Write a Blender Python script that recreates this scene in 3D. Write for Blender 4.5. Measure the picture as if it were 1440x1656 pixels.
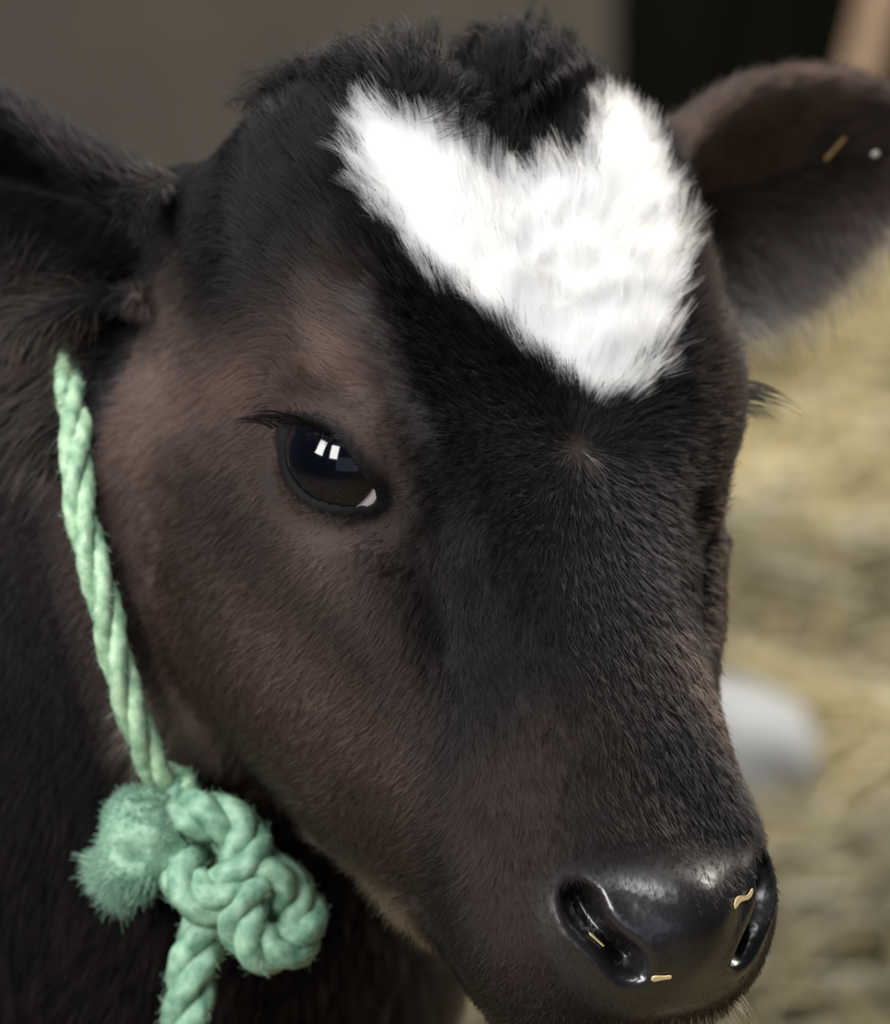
import bpy, bmesh, math
import numpy as np
from mathutils import Matrix, Vector
rng = np.random.default_rng(7)
PI = math.pi
scene = bpy.context.scene
for _o in list(bpy.data.objects):
    bpy.data.objects.remove(_o)

# ------------------------------------------------------------------ camera, world, light, exposure
cam_data = bpy.data.cameras.new('camera')
cam = bpy.data.objects.new('camera', cam_data)
scene.collection.objects.link(cam)
cam.location = (0.0, -1.45, 1.22)
cam.rotation_euler = (math.radians(72), 0, 0)
cam_data.sensor_fit = 'AUTO'
cam_data.sensor_width = 36
cam_data.lens = 36 * 7950 / 1656
cam_data.clip_start = 0.05
cam_data.dof.use_dof = True
cam_data.dof.focus_distance = 1.455
cam_data.dof.aperture_fstop = 8.5
scene.camera = cam

world = bpy.data.worlds.new('world')
scene.world = world
world.use_nodes = True
bg = world.node_tree.nodes['Background']
bg.inputs[0].default_value = (0.80, 0.86, 1.0, 1)
bg.inputs[1].default_value = 0.07


def area_lamp(name, loc, target, size, power, col):
    d = bpy.data.lights.new(name, 'AREA')
    d.shape = 'RECTANGLE'
    d.size, d.size_y = size
    d.energy = power
    d.color = col
    o = bpy.data.objects.new(name, d)
    scene.collection.objects.link(o)
    o.location = loc
    o.rotation_euler = (Vector(target) - Vector(loc)).to_track_quat('-Z', 'Y').to_euler()
    return o


area_lamp('window_light_near', (-1.75, -1.05, 1.68), (0, 0, 0.8), (0.5, 0.8), 44, (1.0, 0.98, 0.97))
area_lamp('window_light_far', (-1.15, -1.75, 1.68), (0, 0, 0.8), (0.5, 0.8), 44, (1.0, 0.98, 0.97))
area_lamp('skylight', (-0.3, -0.6, 2.9), (0, 0, 0.8), (1.4, 1.0), 50, (0.97, 0.98, 1.0))
area_lamp('front_fill', (-0.6, -3.6, 1.2), (0, 0, 0.7), (2.4, 1.4), 8, (0.62, 0.78, 1.0))  # added fill from behind the camera, lifts the lower jaw
area_lamp('doorway_light', (1.9, 2.0, 2.6), (0.55, 2.0, 0), (1.2, 1.2), 135, (1.0, 0.95, 0.84))
scene.view_settings.view_transform = 'Standard'
scene.view_settings.look = 'None'
scene.view_settings.exposure = 0.0
scene.view_settings.gamma = 1.0
scene.view_settings.use_curve_mapping = False

# ------------------------------------------------------------------ head frame (cm): x to the calf's left, u towards the poll, z out of the forehead
WM = np.array([[0.86478, -0.25416, 0.43308], [0.49494, 0.5771, -0.64961], [-0.08483, 0.77612, 0.62485]])
HO = np.array([2.461, -1.882, 77.06])
CALF = np.array([-0.32, 0.45, 0.0])          # ground point under the calf


def W_(X):      # head cm -> world m
    return (np.asarray(X, float) @ WM.T + HO) / 100.0


def L_(X):      # world m -> head cm
    return (np.asarray(X, float) * 100.0 - HO) @ WM


def unit(v):
    v = np.asarray(v, float)
    return v / np.maximum(np.linalg.norm(v, axis=-1, keepdims=True), 1e-9)


def sstep(a, b, x):
    t = np.clip((x - a) / (b - a), 0, 1)
    return t * t * (3 - 2 * t)


def gauss(P, c, r):
    r = np.asarray(r, float)
    return np.exp(-(((P - np.asarray(c, float)) / r) ** 2).sum(1))


def vnoise(P, freq, seed=0):
    """smooth vector noise, sums of sines"""
    r = np.random.default_rng(seed)
    out = np.zeros_like(P)
    for k in range(5):
        K = r.normal(size=(3, 3)) * freq
        out += np.sin(P @ K + r.uniform(0, 6.28, 3))
    return out / 2.2


def poly_sd(pts, poly):
    """signed distance (negative inside) of 2-D points to a closed polygon"""
    pts = np.asarray(pts, float)
    poly = np.asarray(poly, float)
    d = np.full(len(pts), 1e9)
    inside = np.zeros(len(pts), bool)
    for a, b in zip(poly, np.roll(poly, -1, 0)):
        e = b - a
        w = pts - a
        t = np.clip((w @ e) / (e @ e), 0, 1)
        d = np.minimum(d, np.linalg.norm(w - t[:, None] * e, axis=1))
        c = ((a[1] > pts[:, 1]) != (b[1] > pts[:, 1]))
        with np.errstate(divide='ignore', invalid='ignore'):
            xi = (b[0] - a[0]) * (pts[:, 1] - a[1]) / (b[1] - a[1] + 1e-12) + a[0]
        inside ^= c & (pts[:, 0] < xi)
    return np.where(inside, -d, d)


def smooth_poly(poly, n=6):
    P = np.asarray(poly, float)
    out = []
    m = len(P)
    for i in range(m):
        p0, p1, p2, p3 = P[i - 1], P[i], P[(i + 1) % m], P[(i + 2) % m]
        for k in range(n):
            t = k / n
            out.append(0.5 * (2 * p1 + (p2 - p0) * t + (2 * p0 - 5 * p1 + 4 * p2 - p3) * t * t + (3 * p1 - p0 - 3 * p2 + p3) * t ** 3))
    return np.array(out)


def catmull(P, n):
    P = np.asarray(P, float)
    E = np.vstack([2 * P[0] - P[1], P, 2 * P[-1] - P[-2]])
    m = len(P) - 1
    t = np.linspace(0, m, n)
    i = np.minimum(t.astype(int), m - 1)
    f = (t - i)[:, None]
    p0, p1, p2, p3 = E[i], E[i + 1], E[i + 2], E[i + 3]
    return 0.5 * (2 * p1 + (p2 - p0) * f + (2 * p0 - 5 * p1 + 4 * p2 - p3) * f ** 2 + (3 * p1 - p0 - 3 * p2 + p3) * f ** 3)


def link(o, parent=None):
    scene.collection.objects.link(o)
    if parent is not None:
        o.parent = parent
    return o


def mesh_np(name, V, F, mat=None, smooth=True):
    me = bpy.data.meshes.new(name)
    me.from_pydata([tuple(v) for v in V], [], [tuple(f) for f in F])
    if smooth:
        me.polygons.foreach_set('use_smooth', [True] * len(me.polygons))
    if mat is not None:
        me.materials.append(mat)
    me.update()
    return me


def grid_faces(nr, nc, wrap=True):
    F = []
    for i in range(nr - 1):
        for j in range(nc if wrap else nc - 1):
            k = (j + 1) % nc
            F.append((i * nc + j, i * nc + k, (i + 1) * nc + k, (i + 1) * nc + j))
    return F


def tag(o, label=None, cat=None, group=None, kind=None):
    if label: o['label'] = label
    if cat: o['category'] = cat
    if group: o['group'] = group
    if kind: o['kind'] = kind
    return o

# ------------------------------------------------------------------ calf body surface
# cross-sections along the head: u, z top, (x, z) edge of the face plane, (x, z) widest, (x, z) lower, z bottom
SEC = np.array([
    [13.2, 0.5, 3.4, 0.2, 4.8, -3.0, 3.8, -8.0, -9.5],
    [11.7, 2.3, 5.0, 1.7, 6.4, -3.0, 5.2, -9.5, -11.5],
    [9.0, 3.2, 5.4, 2.6, 7.1, -2.6, 6.2, -10.5, -13.0],
    [6.0, 3.2, 5.5, 2.4, 7.3, -2.2, 7.4, -11.2, -14.5],
    [3.0, 2.9, 5.6, 2.2, 7.6, -1.6, 8.2, -11.6, -15.0],
    [1.0, 2.6, 5.3, 2.0, 7.6, -1.4, 8.1, -11.6, -15.0],
    [-1.5, 2.4, 4.6, 1.6, 7.2, -2.2, 7.6, -11.4, -14.6],
    [-4.0, 2.2, 3.6, 1.4, 6.4, -3.0, 6.7, -10.6, -13.9],
    [-7.0, 2.2, 3.0, 1.3, 5.7, -3.4, 5.4, -10.0, -12.8],
    [-10.0, 2.1, 3.0, 1.2, 5.0, -3.2, 4.1, -8.6, -10.8],
    [-12.5, 1.9, 3.3, 1.0, 4.7, -2.6, 3.5, -7.2, -9.4],
    [-14.5, 1.8, 3.4, 0.6, 4.5, -2.4, 3.2, -6.3, -8.3],
    [-16.2, 1.2, 2.9, 0.0, 3.9, -2.8, 2.7, -5.8, -7.3],
    [-17.4, -0.3, 2.2, -1.0, 2.8, -3.6, 1.9, -6.0, -7.2],
])


def head_loft():
    n = 150
    u = np.linspace(SEC[0, 0], SEC[-1, 0], n)
    order = np.argsort(SEC[:, 0])
    S = SEC[order]
    us = S[:, 0]
    out = np.zeros((n, 9))
    for c in range(9):
        y = S[:, c]
        h = np.diff(us); dl = np.diff(y) / h
        m = np.zeros(len(y))
        for k in range(1, len(y) - 1):
            if dl[k - 1] * dl[k] > 0:
                w1 = 2 * h[k] + h[k - 1]; w2 = h[k] + 2 * h[k - 1]
                m[k] = (w1 + w2) / (w1 / dl[k - 1] + w2 / dl[k])
        m[0], m[-1] = dl[0], dl[-1]
        i = np.clip(np.searchsorted(us, u) - 1, 0, len(us) - 2)
        t = (u - us[i]) / h[i]
        out[:, c] = ((2 * t ** 3 - 3 * t ** 2 + 1) * y[i] + (t ** 3 - 2 * t ** 2 + t) * h[i] * m[i]
                     + (-2 * t ** 3 + 3 * t ** 2) * y[i + 1] + (t ** 3 - t ** 2) * h[i] * m[i + 1])
    V = []
    ns = 96
    for r in out:
        _, zt, x1, z1, x2, z2, x3, z3, zb = r
        ctl = np.array([[0, zt], [x1, z1], [x2, z2], [x3, z3], [0, zb], [-x3, z3], [-x2, z2], [-x1, z1]])
        sp = smooth_poly(ctl, ns // 8)
        V += [(p[0], r[0], p[1]) for p in sp]
    V = np.array(V)
    # the far side of this calf's head is a little broader
    wide = np.interp(V[:, 1], [-17.5, -15, -9, -5, 0, 4, 9, 12, 13.2], [1.12, 1.12, 1.12, 1.12, 1.16, 1.18, 1.22, 1.1, 1.0])
    V[:, 0] = np.where(V[:, 0] > 0, V[:, 0] * wide, V[:, 0])
    F = grid_faces(n, ns)
    a = len(V)
    V = np.vstack([V, [[0, SEC[0, 0] + 0.3, -6]], [[0, SEC[-1, 0] - 0.3, -4.2]]])
    for j in range(ns):
        F.append((a, (j + 1) % ns, j))
        F.append((a + 1, (n - 1) * ns + j, (n - 1) * ns + (j + 1) % ns))
    return V, F


def tube(pts, rad, n=40, ns=32, squash=None):
    """closed tube with domed ends, head cm"""
    P = catmull(pts, n); Rr = catmull(np.asarray(rad, float)[:, None], n)[:, 0]
    T = unit(np.gradient(P, axis=0))
    up = np.array([0.13, 0.2, 0.97])
    V = []
    dom = 6
    rings = []
    for k in range(dom):
        a = PI / 2 * k / dom
        rings.append((P[0] - T[0] * Rr[0] * math.cos(a), T[0], Rr[0] * max(math.sin(a), 0.02)))
    for k in range(n):
        rings.append((P[k], T[k], Rr[k]))
    for k in range(dom - 1, -1, -1):
        a = PI / 2 * k / dom
        rings.append((P[-1] + T[-1] * Rr[-1] * math.cos(a), T[-1], Rr[-1] * max(math.sin(a), 0.02)))
    for c, t, r in rings:
        b1 = unit(np.cross(t, up)); b2 = np.cross(b1, t)
        for j in range(ns):
            a = 2 * PI * j / ns
            V.append(c + r * (math.cos(a) * b1 + math.sin(a) * b2))
    F = grid_faces(len(rings), ns)
    m = len(rings)
    F.append(tuple(range(ns))[::-1]); F.append(tuple((m - 1) * ns + j for j in range(ns)))
    return np.array(V), F


def ear_frame(side):
    if side < 0:
        base, a, o = np.array([-5.6, 11.7, -6.6]), np.array([-0.69, 0.50, -0.53]), np.array([-0.647, -0.62, 0.444])
    else:
        base, a, o = np.array([6.6, 10.0, -6.2]), np.array([0.974, 0.137, 0.18]), np.array([-0.043, -0.669, 0.742])
    a = unit(a)
    o = unit(o - a * (o @ a))
    b = np.cross(a, o) * side
    return base, a, o, b


EAR_S = np.array([0, .15, .3, .45, .62, .82, 1.0])
EAR_W = np.array([1.8, 2.3, 3.7, 4.4, 4.1, 2.6, 0.25])
EAR_PHI = np.radians([150, 130, 85, 60, 50, 45, 40])
EAR_LEN = 16.0


def ear_shell(side):
    base, a, o, b = ear_frame(side)
    ns, nv = 50, 41
    s = np.linspace(0, 1, ns)
    w = np.interp(s, EAR_S, EAR_W); ph = np.interp(s, EAR_S, EAR_PHI)
    k = np.ones(7) / 7
    w = np.convolve(np.pad(w, 3, 'edge'), k, 'valid'); ph = np.convolve(np.pad(ph, 3, 'edge'), k, 'valid')
    I, O = [], []
    th = 0.32
    for i in range(ns):
        rho = w[i] / math.sin(min(ph[i], PI / 2))
        c = base + a * (s[i] * EAR_LEN) - o * 0.6 * math.sin(s[i] * PI)
        for v in np.linspace(-1, 1, nv):
            f = v * ph[i]
            d = math.sin(f) * b - math.cos(f) * o
            I.append(c + o * rho + d * (rho - th)); O.append(c + o * rho + d * (rho + th))
    V = np.array(I + O)
    n = ns * nv
    F = [f[::-1] for f in grid_faces(ns, nv, False)] + [tuple(n + q for q in f) for f in grid_faces(ns, nv, False)]
    for i in range(ns - 1):
        F.append((i * nv, (i + 1) * nv, n + (i + 1) * nv, n + i * nv))
        F.append(((i + 1) * nv + nv - 1, i * nv + nv - 1, n + i * nv + nv - 1, n + (i + 1) * nv + nv - 1))
    for j in range(nv - 1):
        F.append((j + 1, j, n + j, n + j + 1))
        q = (ns - 1) * nv
        F.append((q + j, q + j + 1, n + q + j + 1, n + q + j))
    return V, F


def sphere(c, r, n=24):
    V = []
    r = np.ones(3) * np.asarray(r, float)
    for i in range(n + 1):
        a = PI * i / n
        for j in range(2 * n):
            b = PI * j / n
            V.append(np.asarray(c) + r * np.array([max(math.sin(a), 1e-3) * math.cos(b), max(math.sin(a), 1e-3) * math.sin(b), math.cos(a)]))
    F = [f[::-1] for f in grid_faces(n + 1, 2 * n)]
    F.append(tuple(range(2 * n))); F.append(tuple(n * 2 * n + j for j in range(2 * n))[::-1])
    return np.array(V), F


def build_calf_mesh():
    pieces = [head_loft(), ear_shell(-1), ear_shell(1)]
    # ear roots
    for s in (-1, 1):
        base, a, o, b = ear_frame(s)
        pieces.append(tube([base - a * 3.6, base - a * 1.5, base - o * 1.4 + a * 0.4], [2.6, 2.4, 1.3], 20))
    # poll lobes
    pieces.append(sphere((-2.5, 10.9, 1.2), (2.5, 2.0, 2.2)))
    pieces.append(sphere((2.3, 11.1, 1.3), (2.4, 2.0, 2.2)))
    pieces.append(sphere((-4.9, 10.6, 0.2), (1.6, 1.5, 2.0)))
    n0 = np.array([0, 5.5, -8.5]); n1 = np.array([-4.8, 3.6, -18.6]); n2 = np.array([-1.4, -4.6, -31.5])
    pieces.append(tube([n0, n1, n2, L_([-0.24, 0.42, 0.50])], [6.2, 9.6, 11.5, 15.0], 60, 48))
    pieces.append(tube([L_([-0.20, 0.34, 0.49]), L_([-0.36, 0.62, 0.50]), L_([-0.55, 0.95, 0.50]), L_([-0.62, 1.07, 0.53])], [15.0, 17.0, 15.5, 11.5], 60, 48))
    for x, y, hind in ((-0.14, 0.40, 0), (-0.31, 0.30, 0), (-0.54, 1.10, 1), (-0.72, 0.98, 1)):
        if hind:
            pts = [(x, y, 0.50), (x - 0.02, y - 0.03, 0.38), (x - 0.04, y + 0.08, 0.24), (x - 0.02, y + 0.05, 0.10), (x, y + 0.02, 0.03)]
            rad = [8, 6.5, 3.2, 2.4, 2.6]
        else:
            pts = [(x, y, 0.48), (x, y, 0.36), (x, y - 0.01, 0.22), (x, y, 0.10), (x, y - 0.02, 0.03)]
            rad = [6.5, 4.6, 3.3, 2.4, 2.7]
        pieces.append(tube([L_(p) for p in pts], rad, 50, 24))
    V, F, off = [], [], 0
    for v, f in pieces:
        V.append(v); F += [tuple(q + off for q in g) for g in f]; off += len(v)
    me = mesh_np('calf_rough', np.vstack(V), F)
    o = bpy.data.objects.new('calf_rough', me)
    scene.collection.objects.link(o)
    md = o.modifiers.new('r', 'REMESH'); md.mode = 'VOXEL'; md.voxel_size = 0.22; md.adaptivity = 0
    dg = bpy.context.evaluated_depsgraph_get()
    ev = o.evaluated_get(dg)
    m2 = bpy.data.meshes.new_from_object(ev)
    bpy.data.objects.remove(o)
    return m2


def mesh_arrays(me):
    V = np.zeros(len(me.vertices) * 3); me.vertices.foreach_get('co', V)
    E = np.zeros(len(me.edges) * 2, int); me.edges.foreach_get('vertices', E)
    return V.reshape(-1, 3), E.reshape(-1, 2)


def laplace(V, E, n, w=None, lam=0.5):
    deg = np.bincount(E.ravel(), minlength=len(V)).astype(float)[:, None]
    for _ in range(n):
        S = np.zeros_like(V)
        for c in range(3):
            S[:, c] = np.bincount(E[:, 0], V[E[:, 1], c], len(V)) + np.bincount(E[:, 1], V[E[:, 0], c], len(V))
        d = S / deg - V
        V = V + (d * lam if w is None else d * lam * w[:, None])
    return V


calf_me = build_calf_mesh()
V, E = mesh_arrays(calf_me)
V = laplace(V, E, 14)
NV = len(V)


def mirrored(P, side):
    Q = P.copy()
    if side > 0:
        Q[:, 0] = -Q[:, 0] / 1.18
        Q[:, 2] = Q[:, 2] + 2.2 * gauss(Q, (-7.0, 0.3, -1.2), (3.0, 4.0, 4.0))
    return Q


EYE_P = np.array([-7.06, 0.46, 0.09])
EYE_N = unit(np.array([-0.84, -0.24, 0.48]))
EYE_C = EYE_P - EYE_N * 2.12
EYE_R = 2.2
EYE_OPEN = np.array([[-7.52, 2.15, -1.15], [-7.16, 1.70, 0.19], [-6.73, 0.83, 0.85], [-6.31, -0.3, 0.82], [-6.14, -1.02, 0.57],
                     [-6.55, -0.98, 0.05], [-7.22, -0.20, -0.78], [-7.51, 0.83, -1.15]])
EYE_A = EYE_OPEN[4] - EYE_OPEN[0]
EYE_A = unit(EYE_A - EYE_N * (EYE_A @ EYE_N))
EYE_B = np.cross(EYE_N, EYE_A)
EYE_POLY = smooth_poly(np.c_[(EYE_OPEN - EYE_C) @ EYE_A, (EYE_OPEN - EYE_C) @ EYE_B], 5)

NOS = np.array([[-3.39, -13.72, 0.74], [-3.0, -13.6, 1.08], [-2.5, -14.02, 1.29], [-2.3, -14.96, 1.15], [-1.38, -15.98, 1.04],
                [-1.3, -16.59, 0.55], [-2.02, -16.45, 0.38], [-2.6, -15.7, 0.6], [-3.30, -14.70, 0.55]])
NOS_N = unit(np.array([-0.45, -0.42, 0.79]))
NOS_A = unit(np.array([1.0, -0.9, 0.1]) - NOS_N * (np.array([1.0, -0.9, 0.1]) @ NOS_N))
NOS_B = np.cross(NOS_N, NOS_A)
NOS_C = NOS.mean(0)
NOS_POLY = smooth_poly(np.c_[(NOS - NOS_C) @ NOS_A, (NOS - NOS_C) @ NOS_B], 5)

PAD_POLY = smooth_poly(np.array([[0, -9.75], [-1.5, -9.8], [-2.6, -9.95], [-3.5, -10.4], [-3.85, -11.4], [-3.4, -12.9], [-2.6, -13.9], [-1.2, -14.5],
                                 [0, -14.65], [1.2, -14.5], [2.6, -13.9], [3.4, -12.9], [3.85, -11.4], [3.5, -10.4], [2.6, -9.95], [1.5, -9.8]]), 4)


def pad_sd(P):
    x = np.where(P[:, 0] > 0, P[:, 0] / 1.12, P[:, 0])
    d = poly_sd(np.c_[x, P[:, 1] * 0.8 + P[:, 2] * 0.6], PAD_POLY)
    return np.where(P[:, 1] < -12.5, d, 5.0)


def path_dist(P, path):
    d = np.full(len(P), 1e9)
    path = np.asarray(path, float)
    for a, b in zip(path[:-1], path[1:]):
        e = b - a
        t = np.clip(((P - a) @ e) / (e @ e), 0, 1)
        d = np.minimum(d, np.linalg.norm(P - a - t[:, None] * e, axis=1))
    return d


def vertex_normals(me):
    N = np.zeros(len(me.vertices) * 3)
    me.vertices.foreach_get('normal', N)
    return N.reshape(-1, 3)


def sculpt(V):
    calf_me.vertices.foreach_set('co', V.ravel()); calf_me.update()
    N = vertex_normals(calf_me)
    head = (V[:, 1] > -20) & (V[:, 2] > -17) & (np.abs(V[:, 0]) < 12)
    idx = np.where(head)[0]
    P, n = V[idx].copy(), N[idx]
    D = np.zeros(len(idx))
    for side in (-1, 1):
        Q = mirrored(P, side)
        ok = (P[:, 0] * side > 0)
        g = lambda c, r: gauss(Q, c, r) * ok
        # ridge from the brow up the forehead edge, hollow temple behind it
        D += 0.30 * np.exp(-(path_dist(Q, [(-5.5, 6.2, 2.3), (-5.2, 4.6, 2.45), (-5.1, 2.4, 2.3), (-5.4, 1.2, 2.0)]) / 0.9) ** 2) * ok
        D += 0.25 * g((-6.6, 2.6, 0.9), (1.2, 1.3, 1.2))
        D -= 0.55 * g((-7.2, 5.6, 0.0), (1.6, 2.0, 1.9))
        # tear trough and the hollow beside the bridge of the nose
        D -= 0.62 * np.exp(-(path_dist(Q, [(-5.9, -1.6, 0.4), (-5.2, -2.6, 0.5), (-4.75, -3.7, 0.4), (-4.55, -5.6, -0.3)]) / 0.48) ** 2) * ok
        D -= 0.55 * g((-4.25, -2.4, 1.4), (0.8, 1.3, 0.9))
        D -= 0.38 * g((-4.2, -5.6, 0.3), (0.8, 2.0, 0.9))
        D += 0.25 * g((-5.5, -5.0, -1.6), (1.2, 2.0, 1.2))
        D -= 0.30 * g((-4.4, -8.3, -0.8), (1.6, 2.6, 1.6))
        # cheek, jaw angle, upper lip
        D += 0.55 * g((-7.0, -3.4, -6.5), (3.0, 3.0, 3.0))
        D += 0.35 * g((-4.6, -14.2, -2.8), (2.0, 1.8, 1.8))
        D += 0.18 * g((-1.45, -14.7, 1.5), (0.95, 1.15, 1.0))
        D -= 0.40 * np.exp(-(path_dist(Q, [(-4.5, -11.5, -6.0), (-4.2, -13.8, -5.4), (-3.2, -16.0, -5.2), (-1.2, -17.6, -5.0), (0, -17.9, -5.0)]) / 0.5) ** 2) * ok
        # folds round the eye
        D -= 0.16 * np.exp(-(path_dist(Q, [(-7.75, 3.0, -0.9), (-7.35, 2.75, 0.3), (-6.9, 2.0, 1.15), (-6.35, 0.8, 1.5)]) / 0.25) ** 2) * ok
    # dimple at the whorl, shallow groove down the forehead, bridge slightly flattened
    D -= 0.10 * gauss(P, (0.4, -0.55, 2.5), (0.45, 0.45, 0.8))
    D -= 0.16 * gauss(P, (0.0, 6.5, 3.2), (1.0, 3.5, 1.2))
    D += 0.95 * gauss(P, (0.10, -15.4, 1.6), (1.45, 1.6, 1.6))
    sd = pad_sd(P)
    D += 0.07 * (1 - sstep(-0.7, 0.5, sd)) - 0.03 * np.exp(-((sd - 0.3) / 0.4) ** 2)
    P += n * D[:, None]
    for side in (-1, 1):
        Q = mirrored(P, side)
        ok = (P[:, 0] * side > 0)
        # eye opening
        q = Q - EYE_C
        a, b, h = q @ EYE_A, q @ EYE_B, q @ EYE_N
        m = ok & (h > -0.4) & (a ** 2 + b ** 2 < 16)
        sd = np.full(len(P), 9.0); sd[m] = poly_sd(np.c_[a[m], b[m]], EYE_POLY)
        rr = a ** 2 + b ** 2
        hs = np.sqrt(np.maximum(EYE_R ** 2 - rr, 0.0))
        hs = np.where(rr > 2.05 ** 2, 0.8 - 0.55 * (np.sqrt(rr) - 2.05), hs)
        up = sstep(-0.2, 0.9, b) 
        low = sstep(-0.2, 0.9, -b)
        rim = hs + 0.13 + 0.10 * np.exp(-((sd - 0.28) / 0.22) ** 2) + 0.12 * up
        w = (1 - sstep(0.25, 1.5, sd)) * m
        inside = 1 - sstep(-0.16, 0.05, sd)
        tgt = rim * (1 - inside) + (hs - 0.55) * inside
        dh = (tgt - h) * w
        s = np.ones(3); 
        nn = EYE_N.copy()
        if side > 0: nn = nn * np.array([-1.18, 1, 1])
        P += dh[:, None] * nn
        # nostril
        Q = mirrored(P, side)
        q = Q - NOS_C
        m = ok & (np.abs(q @ NOS_N) < 2.0) & (np.linalg.norm(q, axis=1) < 4)
        sd = np.full(len(P), 9.0); sd[m] = poly_sd(np.c_[q[m] @ NOS_A, q[m] @ NOS_B], NOS_POLY)
        D2 = -1.5 * (1 - sstep(-0.5, 0.02, sd))
        D2 = D2 + 0.16 * np.exp(-((sd - 0.22) / 0.22) ** 2)
        dv = NOS_N.copy()
        if side > 0: dv = dv * np.array([-1, 1, 1])
        P += np.where(m, D2, 0)[:, None] * dv
    V = V.copy(); V[idx] = P
    w = np.zeros(len(V))
    w[idx] = 1
    return laplace(V, E, 2, w, 0.35)


V = sculpt(V)
calf_me.vertices.foreach_set('co', (W_(V) - CALF).ravel())
calf_me.polygons.foreach_set('use_smooth', [True] * len(calf_me.polygons))
calf_me.update()
calf = bpy.data.objects.new('calf', calf_me)
calf.location = CALF
link(calf)
tag(calf, 'dark brown and black calf with a white heart shaped forehead patch and green halter rope', 'calf')
print('CALF', len(V))
#ENDBODY
# ------------------------------------------------------------------ coat colour, with some highlights painted in
HEART = smooth_poly(np.array([[-4.3, 10.3], [-3.6, 10.8], [-2.8, 10.0], [-1.4, 9.7], [-0.6, 8.7], [0.3, 8.1], [3.0, 8.7], [3.6, 9.5], [4.9, 10.7], [5.6, 10.5],
                              [6.0, 9.0], [6.2, 7.0], [5.9, 5.2], [4.7, 3.2], [3.4, 1.8], [2.3, 0.95], [1.3, 1.05], [-1.1, 3.1], [-3.5, 5.3], [-4.4, 7.4], [-4.5, 8.9]]), 4)


def heart_sd(P):
    d = poly_sd(P[:, :2], HEART)
    return np.where(P[:, 2] > -3.0, d, 6.0)


WHORL = np.array([0.4, -0.55])
BLACK = np.array([0.0045, 0.0040, 0.0046])
BROWN = np.array([0.041, 0.0250, 0.0198])
TAUPE = np.array([0.115, 0.080, 0.068])
WHITE = np.array([0.90, 0.89, 0.87])


def coat_colour(P, N=None):
    n1 = vnoise(P, 0.5, 11)[:, 0] * 0.35
    c = np.tile(BLACK, (len(P), 1))
    ax = np.abs(P[:, 0])
    zed = np.interp(P[:, 1], [-12, -8, -4, 0, 3, 8, 12], [-10.5, -12.8, -13.9, -11.2, -10.2, -9.2, -8.5])
    headlike = sstep(-1.0, 0.5, P[:, 2] - zed)
    # brown sides of the face
    b = sstep(3.4, 5.6, ax - 0.35 * (P[:, 2] + n1) - 0.25 * np.clip(-P[:, 1] - 4, 0, 20)) * sstep(-18.5, -13.5, P[:, 1]) * headlike
    b = b * (1 - sstep(5.2, 8.4, P[:, 1] + 2.0 * n1 + 0.25 * (P[:, 2] + 2)))
    b = np.where(P[:, 0] > 0, b * 0.35, b)
    b = np.maximum(b, (0.32 + n1) * sstep(6.0, 9.0, -P[:, 1] + 1.5 * n1) * (1 - 0.4 * sstep(12.2, 13.2, -P[:, 1])) * headlike)
    b = np.maximum(b, 0.12 * (1 - headlike))
    c = c + (BROWN - c) * (b * np.clip(0.85 + n1, 0, 1))[:, None]
    t = 0.55 * gauss(np.c_[-ax, P[:, 1:]], (-7.2, -2.0, -1.2), (1.5, 1.6, 1.4))
    t += 0.6 * gauss(np.c_[-ax, P[:, 1:]], (-6.0, 2.6, 1.6), (0.9, 2.4, 1.2))
    t += 0.95 * gauss(np.c_[-ax, P[:, 1:]], (-8.2, 7.2, -6.6), (1.8, 2.8, 2.0))
    t += 0.85 * np.exp(-(path_dist(np.c_[-ax, P[:, 1:]], [(-7.6, -2.6, -12.4), (-6.2, -4.9, -12.7), (-4.7, -7.2, -11.8), (-3.8, -9.5, -10.6), (-3.6, -11.3, -8.4)]) / 1.15) ** 2)
    t += 0.75 * np.exp(-(path_dist(P, [(-8.75, 2.8, -8.0), (-8.7, 1.6, -8.0), (-8.7, 0.9, -8.8), (-8.7, 0.4, -9.7)]) / 0.22) ** 2)
    t = np.clip(t, 0, 1) * headlike
    t = np.where(P[:, 0] > 0, t * 0.3, t)
    t = np.maximum(t, 0.5 * gauss(P, (0.4, -0.6, 2.5), (0.35, 0.35, 1.0)))
    es, esd, eh, ew = ear_coord(P)
    c = np.where(((es > 1.0) & (esd > 0))[:, None], 0, c)
    t = np.where((es > 1.0) | ((es > 0.6) & (esd < 0)), np.where(esd > 0, 0.62, 0.0) * np.clip(1 + 1.2 * n1, 0.2, 2), t)  # far ear taupe: light falling on it is put into the colour
    c = np.where(((es > 1.0) | ((es > 0.6) & (esd < 0)))[:, None], BLACK * 0.9, c)
    c = c + (TAUPE - c) * t[:, None] * 0.8
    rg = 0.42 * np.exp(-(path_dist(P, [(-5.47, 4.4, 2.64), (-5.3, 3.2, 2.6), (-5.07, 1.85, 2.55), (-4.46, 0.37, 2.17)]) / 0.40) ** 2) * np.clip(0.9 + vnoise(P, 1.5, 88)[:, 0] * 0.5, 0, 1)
    c = c + (np.array([0.15, 0.14, 0.145]) - c) * rg[:, None]  # grey highlight along the brow ridge, painted into the coat
    fr = np.exp(-(path_dist(np.c_[-ax, P[:, 1:]], [(-7.6, -2.6, -12.4), (-6.2, -4.9, -12.7), (-4.7, -7.2, -11.8), (-3.8, -9.5, -10.6), (-3.6, -11.3, -8.4)]) / 1.15) ** 2) * headlike
    c = c + (np.array([0.26, 0.205, 0.17]) - c) * fr[:, None] * 0.8  # pale jaw fringe, lightened further to paint in light caught by the hairs
    return c


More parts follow.
